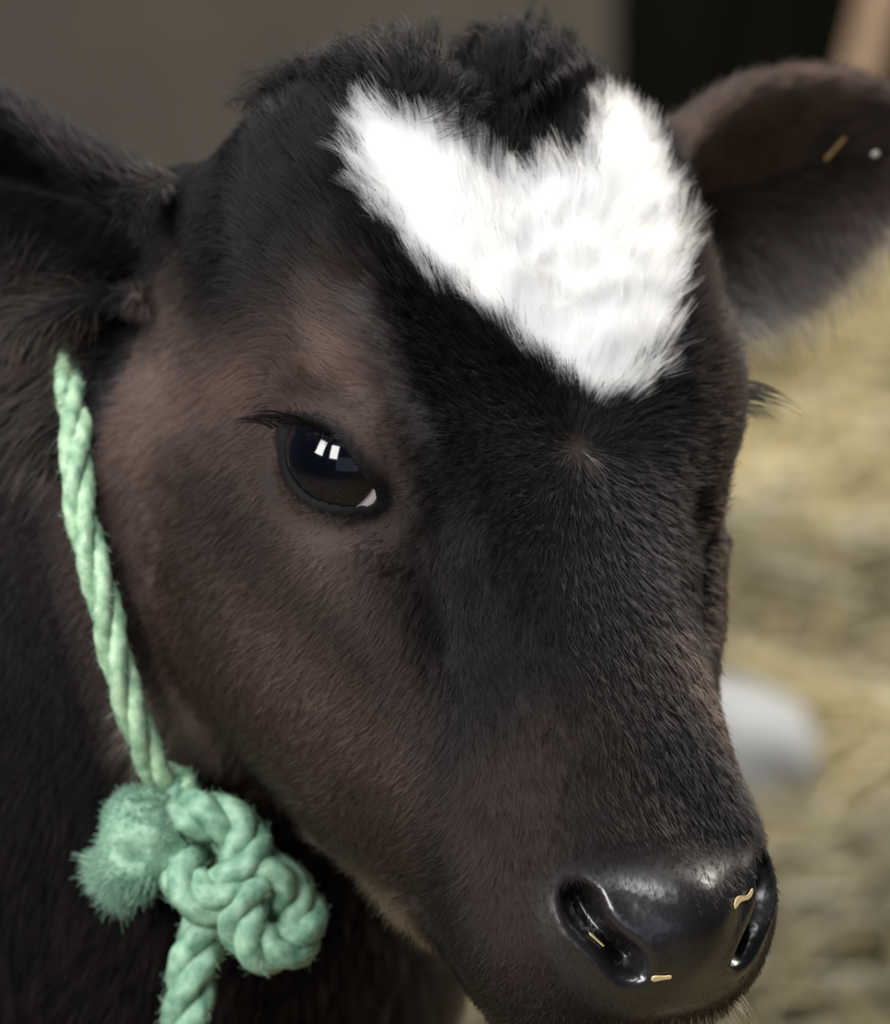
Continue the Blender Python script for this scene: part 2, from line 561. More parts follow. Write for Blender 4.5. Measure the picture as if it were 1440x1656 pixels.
def skin_masks(P):
    pad = 1 - sstep(-1.0, 0.45, pad_sd(P) + 0.12 * vnoise(P, 2.0, 41)[:, 0])
    eye = np.zeros(len(P))
    for side in (-1, 1):
        Q = mirrored(P, side) - EYE_C
        m = (P[:, 0] * side > 0) & (Q @ EYE_N > -0.6) & (np.linalg.norm(Q, axis=1) < 3.6)
        sd = np.full(len(P), 9.0)
        sd[m] = poly_sd(np.c_[Q[m] @ EYE_A, Q[m] @ EYE_B], EYE_POLY)
        eye = np.maximum(eye, 1 - sstep(0.30, 0.52, sd))
    return pad, eye


def ear_coord(P):
    """position along and across the nearer ear, and how far it stands out of the skull"""
    s = np.full(len(P), -1.0); side_ = np.zeros(len(P)); h = np.zeros(len(P)); w = np.zeros(len(P))
    for side in (-1, 1):
        base, a, o, b = ear_frame(side)
        q = P - base
        t = q @ a
        m = (P[:, 0] * side > 0) & (t > 0.6) & (np.abs(q @ b) < 6.5) & (np.abs(q @ o) < 6.5)
        s[m] = t[m]; side_[m] = side; h[m] = (q @ o)[m]; w[m] = (q @ b)[m]
    return s, side_, h, w


LV = V
padm, eyem = skin_masks(LV)
col = coat_colour(LV)
hs_ = heart_sd(LV)
wm = 1 - sstep(-0.25, 0.25, hs_ + vnoise(LV, 1.6, 3)[:, 0] * 0.25)
col = col * 0.7
col = col + (WHITE * 0.85 - col) * wm[:, None]
SKIN = np.array([0.0075, 0.0062, 0.0072])
col = col * (1 - 0.75 * eyem)[:, None]
bare = np.maximum(padm, eyem)
col = col + (np.where((eyem > padm)[:, None], SKIN * 0.25, SKIN) - col) * bare[:, None]


def colour_attr(me, name, C, domain='POINT'):
    at = me.attributes.new(name, 'FLOAT_COLOR', domain)
    at.data.foreach_set('color', np.c_[C, np.ones(len(C))].astype(np.float32).ravel())


colour_attr(calf_me, 'coat', col)
at = calf_me.attributes.new('bare', 'FLOAT', 'POINT'); at.data.foreach_set('value', (1 - sstep(-0.55, 0.25, pad_sd(LV))).astype(np.float32))


class NT:
    def __init__(self, name):
        self.m = bpy.data.materials.new(name); self.m.use_nodes = True
        self.t = self.m.node_tree; self.b = self.t.nodes['Principled BSDF']; self.out = self.t.nodes['Material Output']
    def n(self, kind, **kw):
        o = self.t.nodes.new(kind)
        for k, v in kw.items():
            if hasattr(o, k): setattr(o, k, v)
            else: o.inputs[k.replace('_', ' ')].default_value = v
        return o
    def l(self, a, b): self.t.links.new(a, b)


sk = NT('calf_skin')
ca = sk.n('ShaderNodeAttribute', attribute_name='coat'); ba = sk.n('ShaderNodeAttribute', attribute_name='bare')
sk.l(ca.outputs['Color'], sk.b.inputs['Base Color'])
mr = sk.n('ShaderNodeMapRange'); mr.inputs['To Min'].default_value = 0.75; mr.inputs['To Max'].default_value = 0.27
sk.l(ba.outputs['Fac'], mr.inputs['Value']); sk.l(mr.outputs[0], sk.b.inputs['Roughness'])
vo = sk.n('ShaderNodeTexVoronoi'); vo.inputs['Scale'].default_value = 420
tc = sk.n('ShaderNodeTexCoord'); sk.l(tc.outputs['Object'], vo.inputs['Vector'])
bp = sk.n('ShaderNodeBump'); bp.inputs['Strength'].default_value = 0.14; bp.inputs['Distance'].default_value = 0.0006
sk.l(vo.outputs['Distance'], bp.inputs['Height']); sk.l(bp.outputs[0], sk.b.inputs['Normal'])
mr2 = sk.n('ShaderNodeMapRange'); mr2.inputs['To Min'].default_value = 0.15; mr2.inputs['To Max'].default_value = 0.75
sk.l(ba.outputs['Fac'], mr2.inputs['Value']); sk.l(mr2.outputs[0], sk.b.inputs['Specular IOR Level'])
calf_me.materials.clear(); calf_me.materials.append(sk.m)

# ------------------------------------------------------------------ fur
calf_me.calc_loop_triangles()
TRI = np.zeros(len(calf_me.loop_triangles) * 3, int)
calf_me.loop_triangles.foreach_get('vertices', TRI); TRI = TRI.reshape(-1, 3)
NRM = vertex_normals(calf_me) @ WM      # world -> head frame
NS = laplace(NRM, E, 6); NS = unit(NS)
CAMD = unit(L_([0, -1.45, 1.22]) - np.array([0, 0, 0]))
VDIR = unit(L_([0, -1.45, 1.22]) - LV)
facing = (NS * VDIR).sum(1)
earS, earSide, earH, earWd = ear_coord(LV)
is_ear = earS > 1.2


def tangent(F, N):
    return unit(F - N * (F * N).sum(1, keepdims=True))


def flow_field(P, N):
    """lie of the coat: out of the whorl on the face, back over cheek, jaw and neck, along the ears"""
    r = np.c_[P[:, 0] - WHORL[0], P[:, 1] - WHORL[1], np.zeros(len(P))]
    rad = unit(r)
    ax = np.abs(P[:, 0])
    sgn = np.sign(P[:, 0])
    back = np.c_[sgn * 0.35, -0.30 + 0 * ax, -1.0 + 0 * ax]
    w = (1 - sstep(-3.2, 0.4, P[:, 2]))
    F = rad * (1 - w)[:, None] + unit(back) * w[:, None]
    nk = 1 - sstep(-17, -12.5, P[:, 2])
    neck = np.array([-0.25, -0.75, -0.6])
    F = F * (1 - nk)[:, None] + neck * nk[:, None]
    F = F + vnoise(P, 0.9, 5) * 0.16 + vnoise(P, 2.6, 6) * 0.12
    s, sd, h, wd = ear_coord(P)
    for side in (-1, 1):
        base, a, o, b = ear_frame(side)
        m = (s > 0.6) & (sd == side)
        k = sstep(0.6, 2.0, s[m])[:, None]
        f = a + vnoise(P[m], 0.8, 9) * 0.25 + b * np.sign(wd[m])[:, None] * 0.5
        F[m] = F[m] * (1 - k) + f * k
    return tangent(F, N)


def sample(density):
    """roots on the body surface; density per cm2 at each vertex"""
    A = LV[TRI]
    area = 0.5 * np.linalg.norm(np.cross(A[:, 1] - A[:, 0], A[:, 2] - A[:, 0]), axis=1)
    ex = area * density[TRI].mean(1)
    n = rng.poisson(ex)
    t = np.repeat(np.arange(len(TRI)), n)
    r1 = np.sqrt(rng.random(len(t))); r2 = rng.random(len(t))
    B = np.c_[1 - r1, r1 * (1 - r2), r1 * r2]
    P = (LV[TRI[t]] * B[..., None]).sum(1)
    N = unit((NS[TRI[t]] * B[..., None]).sum(1))
    return P, N


def hair(name, P, N, F, length, lift, radius, colour, mat, n=5, curl=0.0, curlfreq=1.0, droop=0.0, parent=None, jitter=0.22, tip=0.25, settle=0.6, clump=0.0, clump_n=0):
    m = len(P)
    F = unit(F + rng.normal(size=(m, 3)) * jitter)
    d = unit(F * np.cos(lift)[:, None] + N * np.sin(lift)[:, None])
    t = np.linspace(0, 1, n)
    pts = np.zeros((m, n, 3)); pts[:, 0] = P - N * 0.04
    seg = length / (n - 1)
    ph = rng.uniform(0, 6.28, m) if not curl else vnoise(P, 1.1, 61)[:, 0] * 4 + rng.normal(size=m) * 0.5
    side = np.cross(d, N)
    q = pts[:, 0].copy()
    for k in range(1, n):
        # the hair settles towards the skin along its length
        a = lift * (1 - settle * t[k])
        d = F * np.cos(a)[:, None] + N * np.sin(a)[:, None]
        if droop: d = d + np.array([0.085, -0.776, -0.625]) * droop * t[k]
        if curl: d = d + curl * (np.cos(curlfreq * 6.28 * t[k] + ph)[:, None] * side + np.sin(curlfreq * 6.28 * t[k] + ph)[:, None] * N)
        q = q + unit(d) * seg[:, None]
        pts[:, k] = q
    if clump:
        from mathutils.kdtree import KDTree
        ci = rng.choice(m, clump_n, replace=False)
        kd = KDTree(clump_n)
        for a_, b_ in enumerate(ci): kd.insert(P[b_], a_)
        kd.balance()
        near_ = ci[np.array([kd.find(p)[1] for p in P])]
        w = clump * t[None, :, None] ** 0.8
        pts = pts * (1 - w) + (pts[near_] + (rng.normal(size=(m, 1, 3)) * 0.03)) * w
    hc = bpy.data.hair_curves.new(name)
    hc.add_curves([n] * m)
    Wp = W_(pts.reshape(-1, 3)) - CALF
    hc.attributes['position'].data.foreach_set('vector', Wp.astype(np.float32).ravel())
    ra = hc.attributes.get('radius') or hc.attributes.new('radius', 'FLOAT', 'POINT')
    prof = np.interp(t, [0, 0.35, 1], [1.0, 1.0, tip])
    ra.data.foreach_set('value', (np.asarray(radius)[:, None] * prof[None] / 100).astype(np.float32).ravel())
    colour_attr(hc, 'coat', colour, 'CURVE')
    hc.materials.append(mat)
    o = bpy.data.objects.new(name, hc)
    link(o, parent if parent is not None else calf)
    return o


def fur_material(name, rough, ior):
    f = NT(name)
    a = f.n('ShaderNodeAttribute', attribute_name='coat')
    h = f.n('ShaderNodeBsdfHairPrincipled')
    try:
        h.model = 'CHIANG'
    except Exception:
        pass
    h.parametrization = 'COLOR'
    f.l(a.outputs['Color'], h.inputs['Color'])
    h.inputs['Roughness'].default_value = rough
    h.inputs['Radial Roughness'].default_value = 0.5
    h.inputs['Coat'].default_value = 0.0
    h.inputs['IOR'].default_value = ior
    h.inputs['Random Roughness'].default_value = 0.2
    f.t.nodes.remove(f.b)
    f.l(h.outputs[0], f.out.inputs['Surface'])
    return f.m


M_FUR = fur_material('calf_hair', 0.36, 1.27)
M_NECK = fur_material('neck_hair', 0.40, 1.16)
M_WHITE = fur_material('white_hair', 0.5, 1.4)


def jitter_col(c, amt):
    return c * np.clip(1 + rng.normal(size=(len(c), 1)) * amt, 0.3, 2.2)


vis = 0.30 + 0.70 * sstep(-0.45, -0.1, facing)
hz = LV[:, 2]
on_head = sstep(-20, -16, hz)
near = np.linalg.norm(LV - np.array([-3, -4, -20.0]), axis=1)
near_cam = 1 - sstep(30, 42, near)
bald = np.clip(1 - np.maximum(padm * 0.985, eyem), 0, 1)
tuft_v = gauss(LV, (0.2, 12.2, 0.8), (5.5, 3.0, 4.0))
tuftm = sstep(0.28, 0.5, tuft_v + 0.06 * vnoise(LV, 1.0, 21)[:, 0]) * (hs_ > 0.1) * (~is_ear)

D0 = 270 * (0.42 + 0.58 * on_head) * vis * bald * near_cam * (1 - 0.8 * wm) * (1 - 0.6 * tuftm)
P, N = sample(D0)
F = flow_field(P, N)
s_, sd_, h_, w_ = ear_coord(P)
hd = heart_sd(P)
keep = hd > -0.35 + 0.3 * vnoise(P, 1.6, 3)[:, 0]
P, N, F, s_, hd = P[keep], N[keep], F[keep], s_[keep], hd[keep]
ln = np.full(len(P), 0.52)
ln += 0.35 * (1 - sstep(0, 5, np.linalg.norm(P - np.array([-7, 6, -4]), axis=1) - 2))       # temple
ln += 0.55 * sstep(-2, 6, P[:, 1]) * sstep(-2, 1, P[:, 2])                                      # forehead
ln += 0.9 * np.exp(-(path_dist(np.c_[-np.abs(P[:, 0]), P[:, 1:]], [(-7.6, -2.6, -12.4), (-6.2, -4.9, -12.7), (-4.7, -7.2, -11.8), (-3.8, -9.5, -10.6), (-3.6, -11.3, -8.4)]) / 1.6) ** 2)
ln += 0.9 * (1 - sstep(-18, -13, P[:, 2]))
ln = np.where(s_ > 1.0, 0.9, ln)
padd = pad_sd(P)
ln *= 0.55 + 0.45 * sstep(0.0, 2.5, padd)
eyed = np.minimum(np.linalg.norm(mirrored(P, -1) - EYE_P, axis=1), np.linalg.norm(mirrored(P, 1) - EYE_P, axis=1))
ln *= 0.55 + 0.45 * sstep(1.8, 3.6, eyed)
ln *= rng.uniform(0.7, 1.25, len(P))
lift = np.radians(14 + 10 * rng.random(len(P))) + 0.20 * sstep(0.7, 1.6, ln)
cc = jitter_col(coat_colour(P), 0.45) * (1 + 0.25 * vnoise(P, 1.1, 91)[:, :1])
cc = np.clip(cc, 0.001, 1)
rad = 0.0078 + 0.004 * (1 - sstep(-20, -14, P[:, 2]))
zed_ = np.interp(P[:, 1], [-12, -8, -4, 0, 3, 8, 12], [-10.5, -12.8, -13.9, -11.2, -10.2, -9.2, -8.5])
hm = (P[:, 2] > zed_ - 0.6) & ~((s_ > 1.0) & (P[:, 0] < 0))
for nm_, k_, mt_ in (('coat', hm, M_FUR), ('neck_coat', ~hm, M_NECK)):
    hair(nm_, P[k_], N[k_], F[k_], ln[k_], lift[k_], rad[k_], cc[k_], mt_, n=4, clump=0.35, clump_n=int(k_.sum()) // 9)
print('COAT', len(P))

# white forehead patch
P, N = sample(np.where(hs_ < 0.9, 260, 0) * vis * (hz > -3.5))
hd = heart_sd(P)
keep = hd < 0.12 + 0.28 * vnoise(P, 1.6, 3)[:, 0]
P, N = P[keep], N[keep]
F = flow_field(P, N)
dirt = gauss(P, (-0.6, 6.6, 3.2), (1.3, 1.2, 2)) * 0.8 + gauss(P, (0.9, 4.2, 3.0), (1.0, 0.8, 2)) * 0.6
cc = WHITE - dirt[:, None] * np.array([0.24, 0.30, 0.38]) * np.clip(0.4 + 0.9 * vnoise(P, 2.6, 97)[:, :1], 0, 1.3)
F = tangent(F + vnoise(P, 3.2, 51) * 0.34 + vnoise(P, 1.5, 52) * 0.15, N)
o = hair('forehead_patch', P, N, F, rng.uniform(0.8, 1.5, len(P)), np.radians(rng.uniform(20, 36, len(P))), np.full(len(P), 0.0105), np.clip(cc, 0, 1), M_WHITE, n=5, jitter=0.16, clump=0.5, clump_n=2600)
o['label'] = 'white heart shaped patch of fur'
print('WHITE', len(P))

# curly poll tuft
P, N = sample(190 * tuftm * vis)
F = flow_field(P, N)
F = tangent(F + vnoise(P, 0.9, 31) * 0.7 + np.array([1.0, 0, 0]) * (np.sign(P[:, 0] - 0.1) * np.exp(-((P[:, 0] - 0.1) / 1.6) ** 2))[:, None] * 0.9, N)
cc = jitter_col(np.tile(BLACK * 0.8, (len(P), 1)), 0.3)
hair('poll_tuft', P, N, F, rng.uniform(1.7, 2.9, len(P)) * (1 - 0.75 * np.exp(-((P[:, 0] - 0.1) / 0.9) ** 2) * (P[:, 1] > 9.8)), np.radians(rng.uniform(25, 55, len(P))), np.full(len(P), 0.011), cc, M_FUR, n=9, curl=0.75, curlfreq=1.1, jitter=0.2, settle=0.8, clump=0.72, clump_n=420)
print('TUFT', len(P))

from mathutils.bvhtree import BVHTree
bvh = BVHTree.FromPolygons([Vector(v) for v in LV], TRI.tolist())

# ------------------------------------------------------------------ eyes
em = NT('calf_eye')
tcn = em.n('ShaderNodeTexCoord')
dot = em.n('ShaderNodeVectorMath', operation='DOT_PRODUCT')
nrm = em.n('ShaderNodeVectorMath', operation='NORMALIZE')
em.l(tcn.outputs['Object'], nrm.inputs[0]); em.l(nrm.outputs[0], dot.inputs[0])
dot.inputs[1].default_value = (0, 0, 1)
cr = em.n('ShaderNodeValToRGB')
el = cr.color_ramp.elements
el[0].position = 0.0; el[0].color = (0.62, 0.56, 0.56, 1)
el[1].position = 1.0; el[1].color = (0.0008, 0.001, 0.0022, 1)
for p_, c_ in ((0.50, (0.55, 0.48, 0.50, 1)), (0.56, (0.004, 0.003, 0.003, 1)), (0.72, (0.004, 0.003, 0.003, 1)), (0.86, (0.0015, 0.0018, 0.004, 1))):
    e_ = el.new(p_); e_.color = c_
em.l(dot.outputs['Value'], cr.inputs[0]); em.l(cr.outputs[0], em.b.inputs['Base Color'])
em.b.inputs['Roughness'].default_value = 0.06
em.b.inputs['IOR'].default_value = 1.38
for side in (-1, 1):
    c = EYE_C.copy(); g_ = unit(EYE_N - 0.16 * EYE_A + 0.10 * EYE_B)
    if side > 0:
        c = c * np.array([-1.18, 1, 1]) + np.array([0, 0, -2.2]); g_ = g_ * np.array([-1, 1, 1])
    sv, sf = sphere((0, 0, 0), 0.01 * (EYE_R - 0.03), 32)
    o = bpy.data.objects.new('eyeball', mesh_np('eyeball', sv, sf, em.m))
    link(o, calf)
    o.location = W_(c) - CALF
    o.rotation_euler = Vector(WM @ g_).to_track_quat('Z', 'Y').to_euler()
    o['label'] = 'glossy dark eye'

# ------------------------------------------------------------------ lashes, whiskers, ear fringes
def strand_set(name, roots, dirs, bends, lens, rad, colr, n=7, label=None, parent=None, mat=None, tip=0.1):
    m = len(roots)
    t = np.linspace(0, 1, n)[None, :, None]
    L = np.asarray(lens)[:, None, None]
    pts = np.asarray(roots)[:, None] + L * (np.asarray(dirs)[:, None] * t + np.asarray(bends)[:, None] * t ** 2)
    hc = bpy.data.hair_curves.new(name); hc.add_curves([n] * m)
    hc.attributes['position'].data.foreach_set('vector', (W_(pts.reshape(-1, 3)) - CALF).astype(np.float32).ravel())
    ra = hc.attributes.get('radius') or hc.attributes.new('radius', 'FLOAT', 'POINT')
    prof = np.interp(np.linspace(0, 1, n), [0, 0.5, 1], [1, 0.85, tip])
    ra.data.foreach_set('value', (np.full((m, 1), rad) * prof[None] / 100).astype(np.float32).ravel())
    colour_attr(hc, 'coat', np.tile(colr, (m, 1)) * rng.uniform(0.6, 1.4, (m, 1)), 'CURVE')
    hc.materials.append(mat or M_FUR)
    o = bpy.data.objects.new(name, hc); link(o, parent or calf)
    if label: o['label'] = label
    return o


for side in (-1, 1):
    n = 46
    tt = rng.uniform(0.0, 0.62, n)
    mid = catmull(EYE_OPEN[[0, 1, 2, 3]], 60)[(tt * 59).astype(int)]
    r = mid + EYE_N * 0.35 + EYE_B * 0.1
    d = unit(EYE_N * 0.75 + EYE_B * 0.30 - EYE_A * (1.25 - tt[:, None] * 1.2) + rng.normal(size=(n, 3)) * 0.09)
    bnd = np.tile(EYE_B * -0.25 + np.array([-0.15, -0.2, -0.1]), (n, 1))
    if side > 0:
        r = r * np.array([-1.18, 1, 1]) + np.array([0.0, 0, -0.9]); r = np.array([np.array(bvh.find_nearest(Vector(q))[0]) for q in r]); d = unit(d * np.array([-1, 1, 1]) + np.array([0.5, -0.05, 0.1])); bnd = bnd * np.array([-1, 1, 1]) + np.array([0.1, -0.25, 0])
    strand_set('eyelashes', r, d, bnd, rng.uniform(0.9, 1.6, n) * (1.35 if side > 0 else 1.0), 0.026 if side > 0 else 0.022, BLACK * 0.5, mat=M_NECK)

# whiskers on lip and chin
cand = np.where((LV[:, 1] < -13.5) & (LV[:, 2] < -0.4) & (LV[:, 2] > -3.6) & (LV[:, 0] > -0.9) & (LV[:, 0] < 3.2) & (padm < 0.05))[0]
pick = rng.choice(cand, 260)
wd_ = unit(NS[pick] * 1.0 + np.array([0, -0.5, -0.2]) + rng.normal(size=(260, 3)) * 0.25)
strand_set('whiskers', LV[pick], wd_, np.tile([0, -0.25, -0.25], (260, 1)), rng.uniform(0.4, 1.1, 260), 0.008, np.array([0.34, 0.30, 0.27]), label='pale whiskers on the lip')

# long hair inside and along the lower edge of the ears
for side in (-1, 1):
    base, a_, o_, b_ = ear_frame(side)
    up_ = np.array([0.0, 0.9, 0.3])
    lowsign = -1.0 if (b_ @ up_) > 0 else 1.0
    m = (earSide == side) & (earS > 1.5) & (earWd * lowsign > 0.8) & ((NS @ o_) > -0.2)
    den = np.where(m, (60.0 if side > 0 else 34.0) * sstep(0.5, 2.4, earWd * lowsign), 0)
    P, N = sample(den)
    down = np.array([0.085, -0.776, -0.625]) * 1.0
    F = tangent(down[None] * 0.9 + b_ * lowsign * 0.6 + a_ * 0.35 + rng.normal(size=P.shape) * 0.25, N)
    cc = jitter_col(np.tile(np.array([0.38, 0.34, 0.33]) if side > 0 else np.array([0.060, 0.042, 0.034]), (len(P), 1)), 0.5)  # far-ear hair paler: its lit look is painted in
    hair('ear_fringe', P, N, F, rng.uniform(1.2, 2.6, len(P)), np.radians(rng.uniform(15, 45, len(P))), np.full(len(P), 0.010), cc, M_FUR, n=6, droop=0.5, jitter=0.25)

# ------------------------------------------------------------------ halter rope
rp = NT('rope_fibre')
rc_ = rp.n('ShaderNodeTexCoord')
nz = rp.n('ShaderNodeTexNoise'); nz.inputs['Scale'].default_value = 190; nz.inputs['Detail'].default_value = 6
rp.l(rc_.outputs['Object'], nz.inputs['Vector'])
rr_ = rp.n('ShaderNodeValToRGB')
rr_.color_ramp.elements[0].position = 0.30; rr_.color_ramp.elements[0].color = (0.062, 0.165, 0.105, 1)
rr_.color_ramp.elements[1].position = 0.70; rr_.color_ramp.elements[1].color = (0.235, 0.385, 0.26, 1)
rp.l(nz.outputs['Fac'], rr_.inputs[0]); rp.l(rr_.outputs[0], rp.b.inputs['Base Color'])
rp.b.inputs['Roughness'].default_value = 0.6
bpn = rp.n('ShaderNodeBump'); bpn.inputs['Strength'].default_value = 0.6; bpn.inputs['Distance'].default_value = 0.0012
rp.l(nz.outputs['Fac'], bpn.inputs['Height']); rp.l(bpn.outputs[0], rp.b.inputs['Normal'])
M_ROPE = rp.m
M_LOOP = M_ROPE.copy(); M_LOOP.name = 'rope_fibre_pale'
for n_ in M_LOOP.node_tree.nodes:
    if n_.type == 'VALTORGB':
        n_.color_ramp.elements[0].color = (0.11, 0.235, 0.135, 1); n_.color_ramp.elements[1].color = (0.36, 0.50, 0.33, 1)
M_RFUZZ = NT('rope_fuzz'); _a = M_RFUZZ.n('ShaderNodeAttribute', attribute_name='coat'); M_RFUZZ.l(_a.outputs['Color'], M_RFUZZ.b.inputs['Base Color'])
M_RFUZZ.b.inputs['Roughness'].default_value = 0.55
M_RFUZZ = M_RFUZZ.m


def frames(P):
    T = unit(np.gradient(P, axis=0))
    B = np.zeros_like(P)
    v = np.cross(T[0], [0.3, 0.5, 0.8]); v = v / np.linalg.norm(v)
    for i in range(len(P)):
        v = v - T[i] * (v @ T[i]); v = v / np.linalg.norm(v)
        B[i] = v
    return T, B, np.cross(T, B)


def rope_geo(path, R, pitch=3.0, n=None, phase=0.0):
    """three twisted strands along a path (head cm)"""
    path = np.asarray(path, float)
    ln = np.linalg.norm(np.diff(path, axis=0), axis=1).sum()
    n = n or max(40, int(ln * 9))
    P = catmull(path, n)
    R = np.broadcast_to(np.asarray(R, float), (1,))[0] if np.ndim(R) == 0 else np.interp(np.linspace(0, 1, n), np.linspace(0, 1, len(R)), R)
    R = np.ones(n) * R
    T, B1, B2 = frames(P)
    s = np.r_[0, np.cumsum(np.linalg.norm(np.diff(P, axis=0), axis=1))]
    V, F = [], []
    ns = 12
    for k in range(3):
        a = s / pitch * 2 * PI + k * 2 * PI / 3 + phase
        C = P + (R * 0.47)[:, None] * (np.cos(a)[:, None] * B1 + np.sin(a)[:, None] * B2)
        t, b1, b2 = frames(C)
        off = len(V)
        for i in range(n):
            e = 1.0 if 2 <= i < n - 2 else (0.75 if i in (1, n - 2) else 0.35)
            for j in range(ns):
                f = 2 * PI * j / ns
                V.append(C[i] + R[i] * 0.56 * e * (1 + 0.07 * math.sin(3 * f + s[i] * 9)) * (math.cos(f) * b1[i] + math.sin(f) * b2[i]))
        F += [tuple(q + off for q in g) for g in grid_faces(n, ns)]
        F.append(tuple(off + j for j in range(ns))[::-1]); F.append(tuple(off + (n - 1) * ns + j for j in range(ns)))
    return np.array(V), F, P, T, R


def merge(*geos):
    V, F, o = [], [], 0
    for v, f in geos:
        V.append(v); F += [tuple(q + o for q in g) for g in f]; o += len(v)
    return np.vstack(V), F




def snap(p, c, off):
    p, c = np.asarray(p, float), np.asarray(c, float)
    d = unit(c - p)
    h = bvh.ray_cast(Vector(c - d * 30), Vector(d))
    q = np.array(h[0]) if h[0] is not None else p
    return q - d * off


RC = np.array([-2.5, 3.0, -13.5])
visible = np.array([[-7.6, 9.4, -12.2], [-8.33, 8.13, -10.74], [-9.06, 6.02, -9.77], [-9.59, 3.89, -9.7], [-9.68, 2.27, -9.83], [-9.52, 0.7, -10.14], [-9.23, -1.1, -10.93],
                    [-8.69, -2.66, -11.87], [-7.91, -4.03, -12.9]])
voff = unit(visible - RC) * np.linspace(1.0, 0.45, len(visible))[:, None]
hidden = [snap(p, RC, k_) for k_, p in zip((-0.6, -1.3, -0.8, 0.2, 0.4, 0.4, 0.5, 0.5), [(-6.6, -6.6, -15.4), (-1.5, -9, -15.8), (4, -7, -15.5), (8, -1, -15), (8.5, 5, -15), (6, 10, -15.5), (0, 12.5, -15.2), (-4.5, 11.5, -14.2)])]
loop_path = np.vstack([hidden, visible + voff, [[-7.35, -4.75, -13.2], [-7.3, -5.3, -12.9]]])
KNOT = [[-7.3, -4.65, -13.64], [-7.56, -5.63, -13.19], [-7.07, -6.12, -12.46], [-6.19, -6.91, -12.1], [-6.47, -8.17, -12.25], [-7.45, -8.74, -12.95], [-7.91, -7.77, -13.48], [-7.08, -6.23, -13.99],
        [-5.87, -6.83, -13.85], [-4.94, -8.18, -13.3], [-4.51, -9.27, -12.71], [-4.9, -10.4, -12.89], [-6.04, -10.53, -13.02], [-6.62, -9.61, -12.78], [-6.27, -8.5, -12.26], [-5.25, -8.6, -12.29], [-4.7, -9.51, -13.16]]
LEAD = [[-6.01, -8.59, -13.86], [-7.0, -9.09, -14.17], [-7.62, -10.02, -14.53], [-7.88, -11.14, -15.11], [-8.08, -12.5, -15.88], [-8.25, -14.4, -16.95], [-8.42, -17.88, -18.88], [-8.42, -23.13, -21.99]]
lw = W_(LEAD[-1])
LEAD = LEAD + [L_(p).tolist() for p in [(lw[0] - 0.01, lw[1] + 0.01, 0.22), (lw[0] - 0.02, lw[1] + 0.0, 0.07), (lw[0] - 0.06, lw[1] - 0.04, 0.012), (lw[0] - 0.2, lw[1] - 0.08, 0.012), (lw[0] - 0.35, lw[1] - 0.02, 0.012)]]
FRAY = np.array([[-7.48, -6.98, -13.78], [-8.35, -6.48, -13.75], [-9.18, -6.14, -14.14], [-9.76, -5.71, -14.57]])


def put(name, V, F, mat, origin, parent=None):
    o = bpy.data.objects.new(name, mesh_np(name, W_(V) - origin, F, mat))
    if parent is None: o.location = origin
    return link(o, parent)


RO = W_(KNOT[4])
v1, f1, p1, t1, r1 = rope_geo(loop_path, 0.54, 6.5)
halter = put('halter_rope', v1, f1, M_LOOP, RO)
tag(halter, 'green twisted halter rope tied round the calf neck with a frayed knot', 'rope')
v2, f2, p2, t2, r2 = rope_geo(KNOT, 0.82, 3.6, n=240)
put('knot', v2, f2, M_ROPE, RO, halter)
v3, f3, p3, t3, r3 = rope_geo(LEAD, 0.80, 4.6)
put('lead', v3, f3, M_ROPE, RO, halter)
fx = unit(FRAY[-1] - FRAY[0]); fy = np.array([-0.49, -0.65, -0.55]); fy = unit(fy - fx * (fy @ fx)); fz = np.cross(fx, fy)
FV = []
nfr, nsf = 26, 40
for i in range(nfr):
    t = i / (nfr - 1)
    c = catmull(FRAY, nfr)[i]
    ry = np.interp(t, [0, 0.25, 0.55, 0.85, 1], [0.75, 1.35, 1.75, 1.5, 0.9]); rz = np.interp(t, [0, 0.4, 0.8, 1], [0.7, 0.95, 0.9, 0.5])
    for j in range(nsf):
        a = 2 * PI * j / nsf
        k = 1 + 0.10 * math.sin(7 * a + 3 * t) + 0.06 * math.sin(13 * a - 9 * t)
        FV.append(c + k * (ry * math.cos(a) * fy + rz * math.sin(a) * fz))
FF = grid_faces(nfr, nsf)
FF.append(tuple(range(nsf))[::-1]); FF.append(tuple((nfr - 1) * nsf + j for j in range(nsf)))
FV = np.array(FV)
fray = put('frayed_end', FV, FF, M_ROPE, RO, halter)


def fuzz(name, roots, dirs, lens, rad, parent, n=4):
    m = len(roots)
    t = np.linspace(0, 1, n)[None, :, None]
    w = rng.normal(size=(m, 3)) * 0.35
    pts = roots[:, None] + lens[:, None, None] * (dirs[:, None] * t + w[:, None] * t ** 2)
    hc = bpy.data.hair_curves.new(name); hc.add_curves([n] * m)
    hc.attributes['position'].data.foreach_set('vector', ((W_(pts.reshape(-1, 3)) - RO)).astype(np.float32).ravel())
    ra = hc.attributes.get('radius') or hc.attributes.new('radius', 'FLOAT', 'POINT')
    ra.data.foreach_set('value', (np.full((m, 1), rad / 100) * np.linspace(1, 0.4, n)[None]).astype(np.float32).ravel())
    base = np.array([[0.08, 0.20, 0.13]]) + rng.random((m, 1)) ** 2 * np.array([[0.26, 0.30, 0.25]])
    colour_attr(hc, 'coat', base, 'CURVE')
    hc.materials.append(M_RFUZZ)
    o = bpy.data.objects.new(name, hc)
    return link(o, parent)


